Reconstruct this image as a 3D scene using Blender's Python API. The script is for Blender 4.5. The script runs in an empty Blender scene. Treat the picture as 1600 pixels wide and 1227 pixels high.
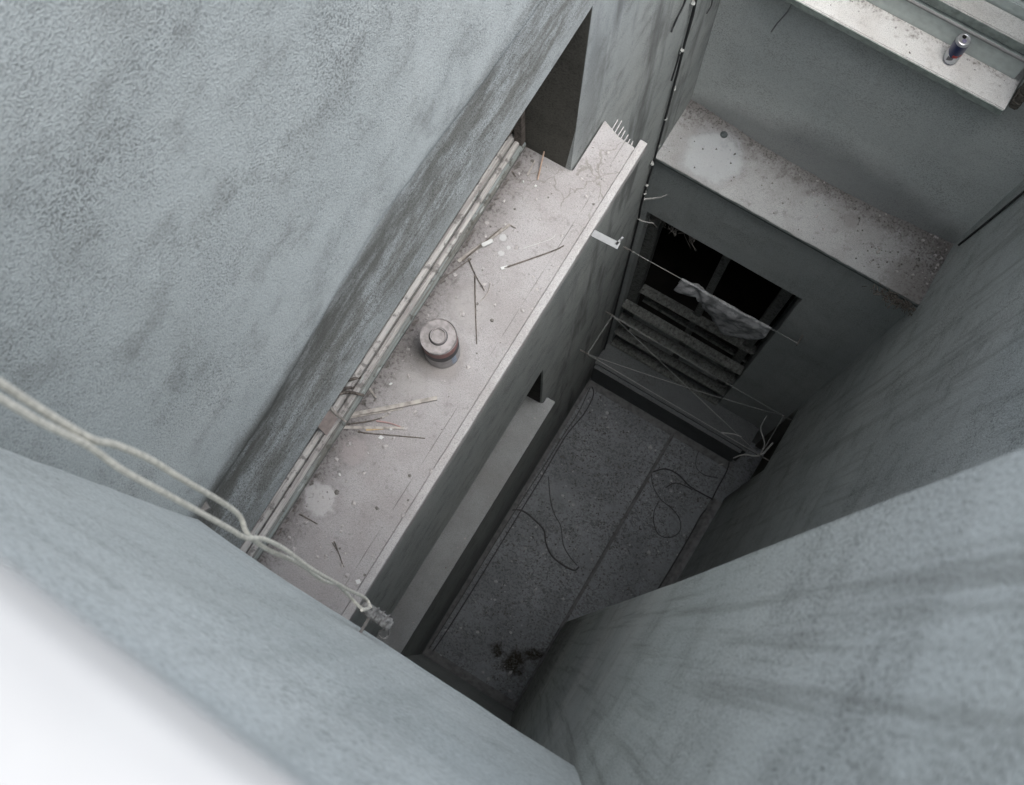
import bpy, bmesh, math, random
from mathutils import Vector, Matrix, noise as mnoise
from bpy_extras.object_utils import world_to_camera_view
S = bpy.context.scene
rnd = random.Random(7)
# ------------------------------------------------------------------ camera
# rows of CR: camera right, image-down and forward axes in world coordinates
CR = Matrix(((0.85305491, 0.52162636, -0.01425696), (0.50851755, -0.83712628, -0.2015676), (-0.11707785, 0.16469831, -0.97937084)))
FPX = 1876.2                                   # focal length in pixels of the 1600 px wide photograph
cd = bpy.data.cameras.new('camera'); cam = bpy.data.objects.new('camera', cd); S.collection.objects.link(cam)
M = Matrix((CR[0], -CR[1], -CR[2])).transposed().to_4x4()
cam.matrix_world = M
cd.sensor_width = 36; cd.lens = FPX / 1600 * 36; cd.clip_start = 0.02; cd.clip_end = 200
cd.dof.use_dof = True; cd.dof.focus_distance = 4.6; cd.dof.aperture_fstop = 10.5
S.camera = cam
# ------------------------------------------------------------------ sky, sun, exposure
SUN_EL, SUN_AZ = math.radians(77), math.radians(92)
w = bpy.data.worlds.new('World'); S.world = w; w.use_nodes = True
nt = w.node_tree; bg = nt.nodes['Background']
sky = nt.nodes.new('ShaderNodeTexSky'); sky.sky_type = 'NISHITA'; sky.sun_disc = False
sky.sun_elevation = SUN_EL; sky.sun_rotation = SUN_AZ; sky.dust_density = 4; sky.air_density = 1.2
hs = nt.nodes.new('ShaderNodeHueSaturation'); hs.inputs['Saturation'].default_value = 0.5
nt.links.new(sky.outputs[0], hs.inputs['Color']); nt.links.new(hs.outputs[0], bg.inputs['Color'])
bg.inputs['Strength'].default_value = 0.15
sd = bpy.data.lights.new('sun', 'SUN'); sd.energy = 0.7; sd.angle = math.radians(36); sd.color = (.98, 1, .99)
sun = bpy.data.objects.new('sun', sd); S.collection.objects.link(sun)
sdir = Vector((math.sin(SUN_AZ) * math.cos(SUN_EL), math.cos(SUN_AZ) * math.cos(SUN_EL), math.sin(SUN_EL)))
sun.rotation_euler = sdir.to_track_quat('Z', 'Y').to_euler()
S.view_settings.view_transform = 'Standard'; S.view_settings.look = 'None'; S.view_settings.exposure = 1.57; S.view_settings.gamma = 1
S.cycles.max_bounces = 10; S.cycles.diffuse_bounces = 8

# ------------------------------------------------------------------ measuring: a point of the photograph met with a real plane
def ray(u, v): return CR.transposed() @ Vector(((u - 800) / FPX, (v - 613.5) / FPX, 1))
def onX(u, v, x): d = ray(u, v); return d * (x / d.x)
def onY(u, v, y): d = ray(u, v); return d * (y / d.y)
def onZ(u, v, z): d = ray(u, v); return d * (z / d.z)

# ------------------------------------------------------------------ materials
class Mat:
    def __init__(s, name, rough=.9, spec=.2):
        s.m = bpy.data.materials.new(name); s.m.use_nodes = True; s.t = s.m.node_tree
        s.b = s.t.nodes['Principled BSDF']; s.b.inputs['Roughness'].default_value = rough
        s.b.inputs['Specular IOR Level'].default_value = spec
        s.P = s.t.nodes.new('ShaderNodeTexCoord').outputs['Object']
    def put(s, sock, v):
        if isinstance(v, bpy.types.NodeSocket): s.t.links.new(v, sock)
        elif isinstance(v, (tuple, list)) and sock.type == 'RGBA': sock.default_value = (*v[:3], 1)
        else: sock.default_value = v
    def noise(s, vec, scale, detail=4, rough=.55, dist=0):
        n = s.t.nodes.new('ShaderNodeTexNoise'); s.put(n.inputs['Vector'], vec); n.inputs['Scale'].default_value = scale
        n.inputs['Detail'].default_value = detail; n.inputs['Roughness'].default_value = rough; n.inputs['Distortion'].default_value = dist
        return n.outputs['Fac']
    def vor(s, vec, scale, feat='F1'):
        n = s.t.nodes.new('ShaderNodeTexVoronoi'); n.feature = feat; s.put(n.inputs['Vector'], vec); n.inputs['Scale'].default_value = scale
        return n.outputs['Distance']
    def vec(s, vec, sc=(1, 1, 1), off=(0, 0, 0)):
        n = s.t.nodes.new('ShaderNodeMapping'); s.put(n.inputs['Vector'], vec); n.inputs['Scale'].default_value = sc; n.inputs['Location'].default_value = off
        return n.outputs[0]
    def math(s, op, a, b=0., c=0.):
        n = s.t.nodes.new('ShaderNodeMath'); n.operation = op; s.put(n.inputs[0], a); s.put(n.inputs[1], b); s.put(n.inputs[2], c); return n.outputs[0]
    def mul(s, a, b): return s.math('MULTIPLY', a, b)
    def add(s, a, b): return s.math('ADD', a, b)
    def mr(s, v, a, b, c=0., d=1.):
        n = s.t.nodes.new('ShaderNodeMapRange'); n.interpolation_type = 'SMOOTHSTEP'
        s.put(n.inputs[0], v)
        for i, x in enumerate((a, b, c, d)): n.inputs[i + 1].default_value = x
        return n.outputs[0]
    def mix(s, f, a, b):
        n = s.t.nodes.new('ShaderNodeMix'); n.data_type = 'RGBA'; s.put(n.inputs[0], f); s.put(n.inputs[6], a); s.put(n.inputs[7], b); return n.outputs[2]
    def xyz(s):
        n = s.t.nodes.new('ShaderNodeSeparateXYZ'); s.put(n.inputs[0], s.P); return n.outputs
    def dist(s, c, warp=.0, sc=30, squash=(1, 1, 1)):
        n = s.t.nodes.new('ShaderNodeVectorMath'); n.operation = 'DISTANCE'
        s.put(n.inputs[0], s.vec(s.P, squash)); n.inputs[1].default_value = tuple(a * b for a, b in zip(c, squash)); d = n.outputs['Value']
        return s.add(d, s.mul(s.math('SUBTRACT', s.noise(s.P, sc, 5), .5), warp)) if warp else d
    def bump(s, h, dist, strength=1, prev=None):
        n = s.t.nodes.new('ShaderNodeBump'); s.put(n.inputs['Height'], h); n.inputs['Distance'].default_value = dist; n.inputs['Strength'].default_value = strength
        if prev: s.t.links.new(prev, n.inputs['Normal'])
        return n.outputs[0]
    def done(s, col, normal=None, **kw):
        s.put(s.b.inputs['Base Color'], col)
        if normal: s.t.links.new(normal, s.b.inputs['Normal'])
        for k, v in kw.items(): s.put(s.b.inputs[k.replace('_', ' ')], v)
        return s.m
def plain(name, col, rough=.7, metal=0., var=.25, sc=60, spec=.3):
    m = Mat(name, rough, spec); f = m.noise(m.P, sc, 4)
    c = m.mix(m.mr(f, .35, .7), col, tuple(x * (1 - var) for x in col)); m.b.inputs['Metallic'].default_value = metal
    return m.done(c, m.bump(f, .0006))

def stucco(name, base, dark, grain=130, gd=.0045, streak=.5, mott=.5, off=0., extra=None, pitk=.55, hs=.0, sf=15.):
    m = Mat(name, .95, .1); P = m.vec(m.P, off=(off, off * 1.7, off * .6))
    big = m.noise(P, 1.1, 5); st = m.noise(m.vec(P, (sf, sf, .6 + sf * .008)), 1, 7, .68); st2 = m.noise(m.vec(P, (34, 34, 1.3)), 1, 4)
    mo = m.noise(P, 7, 7, .66); cl = m.noise(P, 2.6, 5, .6); g = m.math('SUBTRACT', m.add(m.mul(m.vor(P, grain * 1.25), .75), m.mul(m.noise(P, grain * 1.1, 3, .6), .5)), .16); g2 = m.noise(P, grain * .4, 3); pit = m.noise(P, grain * 1.5, 2, .6)
    c = m.mix(m.mr(big, .34, .66), base, tuple(x * y for x, y in zip(base, (.84, .86, .87))))
    c = m.mix(m.mul(m.mr(st, .48, .68), streak), c, dark)
    c = m.mix(m.mul(m.mr(st2, .52, .7), streak * .35), c, tuple(x * 1.12 for x in base))
    c = m.mix(m.mul(m.mr(mo, .46, .82), mott), c, dark)
    if hs: c = m.mix(m.mul(m.mr(m.noise(m.vec(P, (3, 14, 20)), 1, 6, .7), .46, .68), hs), c, dark)
    # grains: dark pits gather in dirty clusters, pale grain tops everywhere
    k = m.mr(m.add(cl, m.mul(mo, .6)), .66, 1.02, .35, .9)
    c = m.mix(m.mul(m.mul(m.mr(g, .48, .64), k), pitk), c, tuple(x * .45 for x in dark))
    c = m.mix(m.mul(m.mr(pit, .5, .66), pitk * .6), c, tuple(x * .5 for x in base))
    c = m.mix(m.mul(m.mr(pit, .44, .3), .35), c, tuple(min(.7, x * 1.3) for x in base))
    if extra: c = extra(m, c, st, mo, g)
    n = m.bump(mo, .008, .5); n = m.bump(g2, .0022, .6, n); rough = m.mr(m.add(cl, m.mul(m.noise(P, 21, 4), .4)), .45, 1.0, .5, .85)
    n = m.bump(m.mul(m.mul(m.add(g, m.mul(m.noise(P, grain * 2.4, 2), .5)), rough), -1.), gd, 1., n)
    return m.done(c, n)

W_BASE, W_DARK = (.45, .475, .47), (.165, .172, .165)
def left_extra(m, c, st, mo, g):
    x, y, z = m.xyz()
    # rain-washed dirt below the lip of the thicker render coat, the lip's soft shade painted in, and smears round the window corner
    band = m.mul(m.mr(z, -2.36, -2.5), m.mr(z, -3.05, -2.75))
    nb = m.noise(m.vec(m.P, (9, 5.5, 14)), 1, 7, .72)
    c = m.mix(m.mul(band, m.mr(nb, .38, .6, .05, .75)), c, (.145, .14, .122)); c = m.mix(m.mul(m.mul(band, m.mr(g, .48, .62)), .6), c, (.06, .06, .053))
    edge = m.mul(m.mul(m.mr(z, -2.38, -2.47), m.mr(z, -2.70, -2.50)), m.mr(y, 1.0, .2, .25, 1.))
    c = m.mix(m.mul(edge, m.mr(nb, .3, .6, .2, .85)), c, (.085, .085, .078))  # soft shade under the lip, painted as a dark line
    for p, rad in (((520, 60), .16), ((515, 150), .13), ((210, 250), .11), ((95, 300), .1), ((330, 430), .13)):
        d = m.dist(onX(*p, -.719), rad * .8, 9, (1, 1.6, 1)); c = m.mix(m.mul(m.mul(m.mr(d, rad * 1.1, rad * .3), m.mr(g, .48, .62)), .42), c, (.10, .105, .105))
    c = m.mix(m.mr(m.dist(onX(310, 548, -.719), .006, 60), .012, .006), c, (.05, .05, .048))
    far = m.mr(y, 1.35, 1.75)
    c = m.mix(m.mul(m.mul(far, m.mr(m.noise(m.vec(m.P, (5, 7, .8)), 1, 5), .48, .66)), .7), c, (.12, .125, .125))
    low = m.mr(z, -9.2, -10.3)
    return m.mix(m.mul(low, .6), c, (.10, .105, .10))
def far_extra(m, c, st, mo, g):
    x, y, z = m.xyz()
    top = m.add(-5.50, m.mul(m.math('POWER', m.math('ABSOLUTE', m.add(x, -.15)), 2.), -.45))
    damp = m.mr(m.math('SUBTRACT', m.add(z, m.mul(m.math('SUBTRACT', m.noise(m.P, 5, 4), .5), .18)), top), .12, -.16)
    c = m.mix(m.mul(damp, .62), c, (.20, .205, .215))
    sill_band = m.mul(m.mr(z, -4.85, -4.5), m.mr(z, -4.3, -4.45))  # darker band on the wall below the sill
    return m.mix(m.mul(sill_band, .35), c, (.16, .15, .14))
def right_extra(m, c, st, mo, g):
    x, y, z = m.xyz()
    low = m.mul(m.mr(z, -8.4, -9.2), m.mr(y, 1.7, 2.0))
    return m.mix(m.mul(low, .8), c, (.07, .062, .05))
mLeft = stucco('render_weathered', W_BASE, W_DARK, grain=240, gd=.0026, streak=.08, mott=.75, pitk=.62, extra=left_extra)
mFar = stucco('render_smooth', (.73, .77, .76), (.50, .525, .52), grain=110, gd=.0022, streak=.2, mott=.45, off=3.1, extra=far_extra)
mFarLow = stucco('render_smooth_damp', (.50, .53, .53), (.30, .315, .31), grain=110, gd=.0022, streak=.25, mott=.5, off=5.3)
mPlinth = stucco('plinth_concrete', (.17, .18, .185), (.10, .105, .11), grain=110, gd=.002, streak=.1, mott=.5, off=6.6)
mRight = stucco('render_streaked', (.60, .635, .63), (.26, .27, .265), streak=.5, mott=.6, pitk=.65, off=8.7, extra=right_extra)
mProt = stucco('render_rough_streaked', (.58, .597, .568), (.24, .242, .22), grain=230, gd=.0045, streak=.6, mott=.45, pitk=.7, sf=36., off=13.3)
mNear = stucco('render_bluegrey', (.57, .60, .59), (.35, .375, .365), grain=120, gd=.003, streak=.3, mott=.5, hs=.32, pitk=.5, off=21.)

def dust(name, base, splashes=(), backdirt=None, crack=None, clumps=.5, off=0., groove=None, dirtcol=(.16, .15, .145)):
    m = Mat(name, .95, .1); P = m.vec(m.P, off=(off, off, 0))
    g = m.noise(P, 330, 3, .7); mo = m.noise(P, 26, 6, .65); big = m.noise(P, 5, 5)
    x, y, z = m.xyz()
    c = m.mix(m.mr(big, .35, .65), base, tuple(a * b for a, b in zip(base, (.86, .84, .83))))
    c = m.mix(m.mul(m.mr(mo, .55, .72), clumps), c, dirtcol)
    c = m.mix(m.mul(m.mr(g, .47, .66), .62), c, tuple(a * .42 for a in base)); c = m.mix(m.mul(m.mr(m.noise(P, 150, 3, .6), .54, .68), .5), c, tuple(a * .5 for a in base))
    c = m.mix(m.mul(m.mr(m.noise(P, 300, 2), .62, .7), .6), c, tuple(min(.8, a * 1.5) for a in base))
    for ax, a, b, k in ([backdirt] if backdirt and not isinstance(backdirt, list) else backdirt or []):
        s = (x, y, z)[ax]
        d = m.mr(m.add(s, m.mul(m.math('SUBTRACT', mo, .5), .22)), a, b)
        c = m.mix(m.mul(d, k), c, dirtcol)
        c = m.mix(m.mul(m.mul(d, m.mr(m.noise(P, 90, 4), .5, .6)), .8), c, tuple(a * .5 for a in dirtcol))
    for cen, r, col, k in splashes:
        d = m.dist(cen, r * 1.1, 1.5 / r if r > .06 else 40)
        c = m.mix(m.mul(m.mr(d, r * 1.35, r * .75), k), c, col)
        ring = m.mul(m.mr(d, r * .85, r * 1.05), m.mr(d, r * 1.5, r * 1.15))
        c = m.mix(m.mul(ring, k * .35), c, dirtcol)
    h = mo
    if groove: c = m.mix(m.mul(m.mr(m.math('ABSOLUTE', m.add(m.math('SUBTRACT', x, groove), m.mul(m.math('SUBTRACT', mo, .5), .004))), .0026, .0008), m.mr(m.noise(P, 7, 4), .42, .6, 0, .6)), c, tuple(a * .6 for a in dirtcol))
    if crack:
        nv = m.t.nodes.new('ShaderNodeTexNoise'); m.put(nv.inputs['Vector'], m.P); nv.inputs['Scale'].default_value = 14; nv.inputs['Detail'].default_value = 5
        va = m.t.nodes.new('ShaderNodeVectorMath'); va.operation = 'MULTIPLY_ADD'; m.put(va.inputs[0], nv.outputs['Color']); va.inputs[1].default_value = (.14, .14, 0); m.put(va.inputs[2], m.vec(m.P, (1, 1, 0)))
        v = m.vor(va.outputs[0], crack[0], 'DISTANCE_TO_EDGE'); v = m.add(v, m.mul(m.math('SUBTRACT', mo, .5), .06))
        k = m.mul(m.mr(v, .03, .008), m.mul(m.mr(y, crack[1] - .2, crack[1] + .1), m.mr(big, .42, .55)))
        c = m.mix(m.mul(k, .6), c, (.16, .15, .135))
    n = m.bump(mo, .006, .5); n = m.bump(g, .0015, .8, n)
    return m.done(c, n)

ZL = -4.0                                     # top of the left ledge
ZF = -5.87                                    # top of the far set-off
ZG = -10.43                                   # floor of the shaft
mLedge = dust('ledge_dust', (.366, .357, .359), [(onZ(500, 780, ZL), .055, (.52, .515, .515), .6), (onZ(786, 372, ZL), .013, (.5, .51, .515), .6), (onZ(795, 387, ZL), .007, (.5, .51, .515), .55), (onZ(783, 396, ZL), .01, (.57, .58, .59), .4), (onZ(690, 556, ZL), .075, (.21, .195, .185), .6), (onZ(553, 705, ZL), .045, (.33, .29, .285), .4), (onZ(735, 480, ZL), .07, (.33, .32, .315), .45), (onZ(640, 600, ZL), .05, (.33, .32, .315), .4)],
              backdirt=(0, -.80, -.93, .75), crack=(7.5, 1.35), clumps=.5, groove=-.61)
mFarLedge = dust('set_off_dust', (.39, .40, .405), [(onZ(1112, 243, ZF), .15, (.43, .46, .485), .55), (onZ(1420, 440, ZF), .10, (.17, .16, .155), .5), (onZ(1330, 345, ZF), .035, (.2, .19, .185), .4), (onZ(1131, 211, ZF), .016, (.10, .12, .13), 1.)],
                 backdirt=[(1, 2.64, 2.80, .85), (0, .45, .86, .7)], clumps=.6, off=2., dirtcol=(.17, .16, .155))
mLowLedge = dust('low_ledge_dust', (.30, .315, .325), clumps=.25, off=5.)
mRailDust = dust('rail_dust', (.66, .66, .64), clumps=.3, off=11., dirtcol=(.36, .34, .32))
mSillDust = dust('sill_dust', (.76, .755, .74), clumps=.4, off=7., backdirt=(1, 2.79, 2.86, .35), dirtcol=(.33, .30, .28))

def floor_mat():
    m = Mat('floor_felt', .9, .15); x, y, z = m.xyz(); P = m.P
    a = m.noise(P, 17, 6, .7, .6); b = m.noise(P, 3, 5); g = m.noise(P, 160, 3); lf = m.noise(m.vec(P, (1, 1.3, 1)), 42, 4, .65, 1.2)
    c = m.mix(m.mr(b, .35, .65), (.25, .268, .288), (.20, .215, .232))
    fl1 = m.noise(m.vec(P, (1, 1.25, 1)), 21, 5, .72, 1.8); fl2 = m.noise(m.vec(P, (1.3, 1, 1), (4, 2, 0)), 62, 3, .65, .8)
    dens = m.mr(m.noise(P, 2.1, 4, .6), .33, .52, .25, 1.)
    c = m.mix(m.mul(m.mul(m.mr(fl1, .50, .58), dens), .8), c, (.11, .115, .122))
    c = m.mix(m.mul(m.mul(m.mr(fl2, .52, .6), dens), .45), c, (.11, .114, .12))
    c = m.mix(m.mul(m.mr(fl2, .42, .3), .2), c, (.31, .315, .33))
    c = m.mix(m.mul(m.mr(g, .55, .7), .4), c, (.12, .12, .122))
    for p, r in (((806, 1031), .065), ((833, 1024), .045), ((774, 1017), .035), ((797, 1040), .05)):
        d = m.dist(onZ(*p, ZG), .24, 9); c = m.mix(m.mul(m.mr(d, r * 2.1, r * .8), m.mr(fl1, .36, .52, .35, .88)), c, (.03, .025, .017))
    n = m.bump(a, .01, .5); n = m.bump(g, .002, .6, n)
    return m.done(c, n)
mFloor = floor_mat()
mFelt = plain('felt_upturn', (.19, .195, .2), .85, var=.35, sc=22)
def oldwood(name, base, dirt, sc=1., flake=.7):
    m = Mat(name, .85, .15); f = m.noise(m.vec(m.P, (70 * sc, 2.2 * sc, 70 * sc)), 1, 6, .7); g = m.noise(m.P, 30, 6, .65)
    c = m.mix(m.mr(f, .38, .62), base, dirt); c = m.mix(m.mul(m.mr(g, .53, .64), .8), c, tuple(a * .5 for a in dirt))
    c = m.mix(m.mul(m.mr(m.noise(m.vec(m.P, (1, .3, 1)), 55, 5), .6, .68), flake), c, (.42, .45, .44))
    return m.done(c, m.bump(f, .002))
mWood = oldwood('weathered_frame', (.56, .55, .53), (.30, .285, .275))
mGreenWood = oldwood('frame_old_green', (.27, .30, .295), (.15, .145, .13))
mStick = plain('dry_wood', (.40, .375, .345), .85, 0, .45, 38)
mStickDark = oldwood('dark_wood', (.17, .15, .135), (.09, .08, .07), 2, .0)
mBoard = oldwood('dirty_board', (.215, .225, .22), (.12, .127, .12), flake=0.)
mJamb = stucco('dark_plaster', (.125, .12, .105), (.06, .058, .052), grain=120, gd=.002, streak=.2, mott=.7, off=4.)
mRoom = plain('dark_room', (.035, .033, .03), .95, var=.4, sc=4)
mRevealShade = plain('reveal_shade', (.035, .034, .03), .95, 0, .5, 25)
mBroken = stucco('broken_plaster', (.17, .155, .135), (.07, .06, .05), grain=60, gd=.01, streak=.2, mott=.8, off=2.)
mWhite = plain('white_paint', (.31, .312, .31), .5, var=.2, sc=7)
mFrameWhite = plain('window_paint_pale', (.56, .62, .60), .5, var=.16, sc=25)
mEdgeGreen = plain('sill_edge_green', (.33, .38, .355), .7, var=.35, sc=30)
mSlabEdge = plain('slab_edge', (.13, .15, .15), .85, var=.35, sc=25)
mLip = dust('lip_dust', (.42, .415, .415), clumps=.12, off=9.)
mTin = plain('tin_dust', (.33, .31, .308), .7, .0, .4, 45)
mTinSide = plain('tin_side', (.36, .35, .35), .5, .3, .3, 50)
mTinRed = plain('tin_red', (.27, .135, .125), .55, .0, .3, 60)
mTinBlack = plain('tin_black', (.035, .035, .04), .5, 0, .3, 60)
mTinBlue = plain('tin_blue', (.30, .36, .45), .5, 0, .2, 60)
mAlu = plain('aluminium', (.72, .73, .75), .32, .85, .08, 80)
mCanBlue = plain('can_blue', (.008, .022, .10), .3, .25, .15, 40, .5)
mCanRed = plain('can_red', (.45, .03, .03), .35, .1, .15, 40)
mCanSilver = plain('can_silver', (.62, .64, .67), .35, .5, .08, 40)
mBlack = plain('black_hole', (.012, .01, .01), .8)
mCord = plain('cord_beige', (.62, .60, .53), .75, 0, .35, 160)
mWire = plain('old_wire', (.17, .165, .16), .7, .2, .3, 100)
mLine = plain('grey_line', (.29, .30, .30), .8, 0, .2, 90)
mCable = plain('black_cable', (.03, .032, .034), .6, 0, .2, 60)
mFloorCable = plain('floor_cable', (.06, .062, .065), .8, 0, .3, 40)
mCableGrey = plain('dusty_cable', (.085, .087, .09), .8, 0, .3, 60)
mClip = plain('cable_clip', (.30, .31, .30), .6, 0, .1, 60)
mSteel = plain('galvanised', (.25, .26, .265), .6, .1, .1, 60)
mRust = plain('rusty_iron', (.20, .19, .18), .8, .2, .4, 80)
mScrap = plain('pale_scrap', (.56, .57, .565), .8, 0, .1, 40)
mChip = plain('plaster_chip', (.42, .40, .395), .95, 0, .35, 60)
mChipDark = plain('dark_chip', (.17, .16, .15), .95, 0, .35, 60)
mRag = plain('tied_rag', (.36, .365, .36), .9, 0, .2, 40)
def cloth_mat():
    m = Mat('dusty_cloth', .95, .1); f = m.noise(m.P, 16, 6, .65); g = m.noise(m.P, 240, 2)
    c = m.mix(m.mr(f, .4, .62), (.42, .43, .45), (.2, .21, .22)); return m.done(c, m.bump(g, .001, .6, m.bump(f, .006, .6)))
mCloth = cloth_mat()
mLeaf = plain('dry_leaf', (.125, .122, .12), .95, 0, .4, 20)
mGlass = Mat('dirty_glass', .25, .5).done((.09, .10, .10))
mCurtain = plain('curtain', (.46, .45, .41), .9, 0, .3, 7)

# ------------------------------------------------------------------ mesh helpers
class MB:
    def __init__(s): s.v = []; s.f = []; s.smooth = False
    def add(s, vs, fs):
        o = len(s.v); s.v += [Vector(p) for p in vs]; s.f += [tuple(i + o for i in f) for f in fs]; return s
    def box(s, x0, x1, y0, y1, z0, z1):
        return s.add([(x, y, z) for z in (z0, z1) for y in (y0, y1) for x in (x0, x1)], [(0, 2, 3, 1), (4, 5, 7, 6), (0, 1, 5, 4), (2, 6, 7, 3), (0, 4, 6, 2), (1, 3, 7, 5)])
    def prism(s, poly, ax, a, b):                # poly in the two other axes, extruded along axis ax
        n = len(poly)
        def p(q, t): r = list(q); r.insert(ax, t); return r
        return s.add([p(q, a) for q in poly] + [p(q, b) for q in poly], [tuple(range(n))[::-1], tuple(range(n, 2 * n))] + [(i, (i + 1) % n, n + (i + 1) % n, n + i) for i in range(n)])
    def beam(s, a, b, wd, th, up=(0, 0, 1), taper=1.):
        a, b = Vector(a), Vector(b); d = (b - a).normalized(); sd = d.cross(Vector(up)).normalized(); u = sd.cross(d)
        vs = []
        for p, k in ((a, 1), (b, taper)):
            for i, j in ((-1, -1), (1, -1), (1, 1), (-1, 1)): vs.append(p + sd * i * wd * k / 2 + u * j * th * k / 2)
        return s.add(vs, [(3, 2, 1, 0), (4, 5, 6, 7), (0, 1, 5, 4), (1, 2, 6, 5), (2, 3, 7, 6), (3, 0, 4, 7)])
    def tube(s, pts, r, n=8, r1=None):
        pts = [Vector(p) for p in pts]; s.smooth = True; vs = []; N = len(pts); ref = Vector((.31, .17, .93)).normalized()
        for i, p in enumerate(pts):
            d = (pts[min(i + 1, N - 1)] - pts[max(i - 1, 0)]).normalized(); a = d.cross(ref)
            if a.length < .05: a = d.cross(Vector((1, 0, 0)))
            a.normalize(); b = d.cross(a); rr = r if r1 is None else r + (r1 - r) * i / (N - 1)
            vs += [p + (a * math.cos(t) + b * math.sin(t)) * rr for t in (2 * math.pi * k / n for k in range(n))]
        fs = [(i * n + k, i * n + (k + 1) % n, (i + 1) * n + (k + 1) % n, (i + 1) * n + k) for i in range(N - 1) for k in range(n)]
        return s.add(vs, fs + [tuple(range(n))[::-1], tuple(range((N - 1) * n, N * n))])
    def lathe(s, prof, c=(0, 0, 0), n=40, cap0=True):       # prof: (r, z)
        s.smooth = True; c = Vector(c); vs = []; fs = []
        for r, z in prof: vs += [c + Vector((r * math.cos(2 * math.pi * k / n), r * math.sin(2 * math.pi * k / n), z)) for k in range(n)]
        for i in range(len(prof) - 1): fs += [(i * n + k, i * n + (k + 1) % n, (i + 1) * n + (k + 1) % n, (i + 1) * n + k) for k in range(n)]
        fs += ([tuple(range(n))[::-1]] if cap0 else []) + [tuple(range((len(prof) - 1) * n, len(prof) * n))]
        return s.add(vs, fs)
    def build(s, name, mat, parent=None, loc=None, bevel=0., sharp=35):
        me = bpy.data.meshes.new(name); off = Vector(loc) if loc is not None else Vector()
        if parent is not None: off = parent.location.copy() if parent.parent is None else parent.parent.location + parent.location
        vs = s.v
        o = bpy.data.objects.new(name, me); S.collection.objects.link(o)
        me.from_pydata([p - off for p in vs], [], s.f); me.materials.append(mat)
        bm = bmesh.new(); bm.from_mesh(me); bmesh.ops.recalc_face_normals(bm, faces=bm.faces)
        if bevel: bmesh.ops.bevel(bm, geom=[e for e in bm.edges if len(e.link_faces) == 2 and e.calc_face_angle(0) > .5], offset=bevel, segments=2, affect='EDGES')
        bm.to_mesh(me); bm.free()
        if s.smooth or bevel:
            for p in me.polygons: p.use_smooth = True
            me.set_sharp_from_angle(angle=math.radians(sharp))
        if parent is not None: o.parent = parent
        elif loc is not None: o.location = loc
        return o
def tag(o, label=None, cat=None, group=None, kind=None):
    if label: o['label'] = label
    if cat: o['category'] = cat
    if group: o['group'] = group
    if kind: o['kind'] = kind
    return o
def empty(name, loc, label, cat, group=None):
    o = bpy.data.objects.new(name, None); S.collection.objects.link(o); o.location = loc; o.empty_display_size = .05
    return tag(o, label, cat, group)
def dup(src, loc, rot, scale=1., label=None):
    c = src.copy(); S.collection.objects.link(c); c.location = loc; c.rotation_euler = rot; c.scale = (scale,) * 3
    if label: c['label'] = label
    for ch in src.children: d = ch.copy(); S.collection.objects.link(d); d.parent = c
    return c
def spline(pts, k=8):                            # Catmull-Rom through 3-D points
    P = [Vector(p) for p in pts]; P = [P[0] * 2 - P[1]] + P + [P[-1] * 2 - P[-2]]; out = []
    for i in range(1, len(P) - 2):
        for j in range(k):
            t = j / k; a, b, c, d = P[i - 1:i + 3]
            out.append(.5 * ((2 * b) + (c - a) * t + (2 * a - 5 * b + 4 * c - d) * t * t + (3 * b - a - 3 * c + d) * t ** 3))
    return out + [P[-2]]
def fbm(p, o=3):
    return sum(mnoise.noise(p * 2 ** i) / 2 ** i for i in range(o))

def sheet(ax, front, back, ur, vr, holes=(), step=.06, amp=.003, warp=None, seed=0, fine=None):
    """A wall: front face subdivided and slightly uneven, plain back, real openings with reveals. ax 0: faces X, ax 1: faces Y."""
    def axis(r, cuts):
        c = sorted(set([r[0], r[1]] + [x for x in cuts if r[0] < x < r[1]])); out = []
        for a, b in zip(c, c[1:]):
            n = max(1, int(math.ceil((b - a) / step))); out += [a + (b - a) * i / n for i in range(n)]
        return out + [r[1]]
    us = axis(ur, [h[i] for h in holes for i in (0, 1)]); vs_ = axis(vr, [h[i] for h in holes for i in (2, 3)])
    def inside(u, v): return any(h[0] < u < h[1] and h[2] < v < h[3] for h in holes)
    mb = MB(); idx = {}
    def vert(i, j, side):
        k = (i, j, side)
        if k not in idx:
            u, v = us[i], vs_[j]; d = back
            if side == 0:
                q = Vector((u * 1.3 + seed, v * 1.3, seed * .7)); d = front + fbm(q) * amp + fbm(q * 6, 2) * amp * .35
                if warp: u, v, d = warp(u, v, d)
            elif warp: u, v, _ = warp(u, v, back)
            idx[k] = len(mb.v); mb.v.append(Vector((d, u, v)) if ax == 0 else Vector((u, d, v)))
        return idx[k]
    nu, nv = len(us) - 1, len(vs_) - 1
    solid = [[not inside((us[i] + us[i + 1]) / 2, (vs_[j] + vs_[j + 1]) / 2) for j in range(nv)] for i in range(nu)]
    for i in range(nu):
        for j in range(nv):
            if not solid[i][j]: continue
            c = [(i, j), (i + 1, j), (i + 1, j + 1), (i, j + 1)]
            mb.f.append(tuple(vert(*p, 0) for p in c)); mb.f.append(tuple(vert(*p, 1) for p in c[::-1]))
            for (di, dj), (a, b) in (((0, -1), (0, 1)), ((1, 0), (1, 2)), ((0, 1), (2, 3)), ((-1, 0), (3, 0))):
                ii, jj = i + di, j + dj
                if not (0 <= ii < nu and 0 <= jj < nv and solid[ii][jj]):
                    mb.f.append((vert(*c[a], 0), vert(*c[a], 1), vert(*c[b], 1), vert(*c[b], 0)))
    mb.smooth = True
    return mb

X0, XR, XP = -.719, .82, .19                  # left wall, right wall, face of the projecting pier
Y_UP, Y_LOW, Y_N, Y_NL = 2.813, 2.47, -.15, -.58
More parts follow.
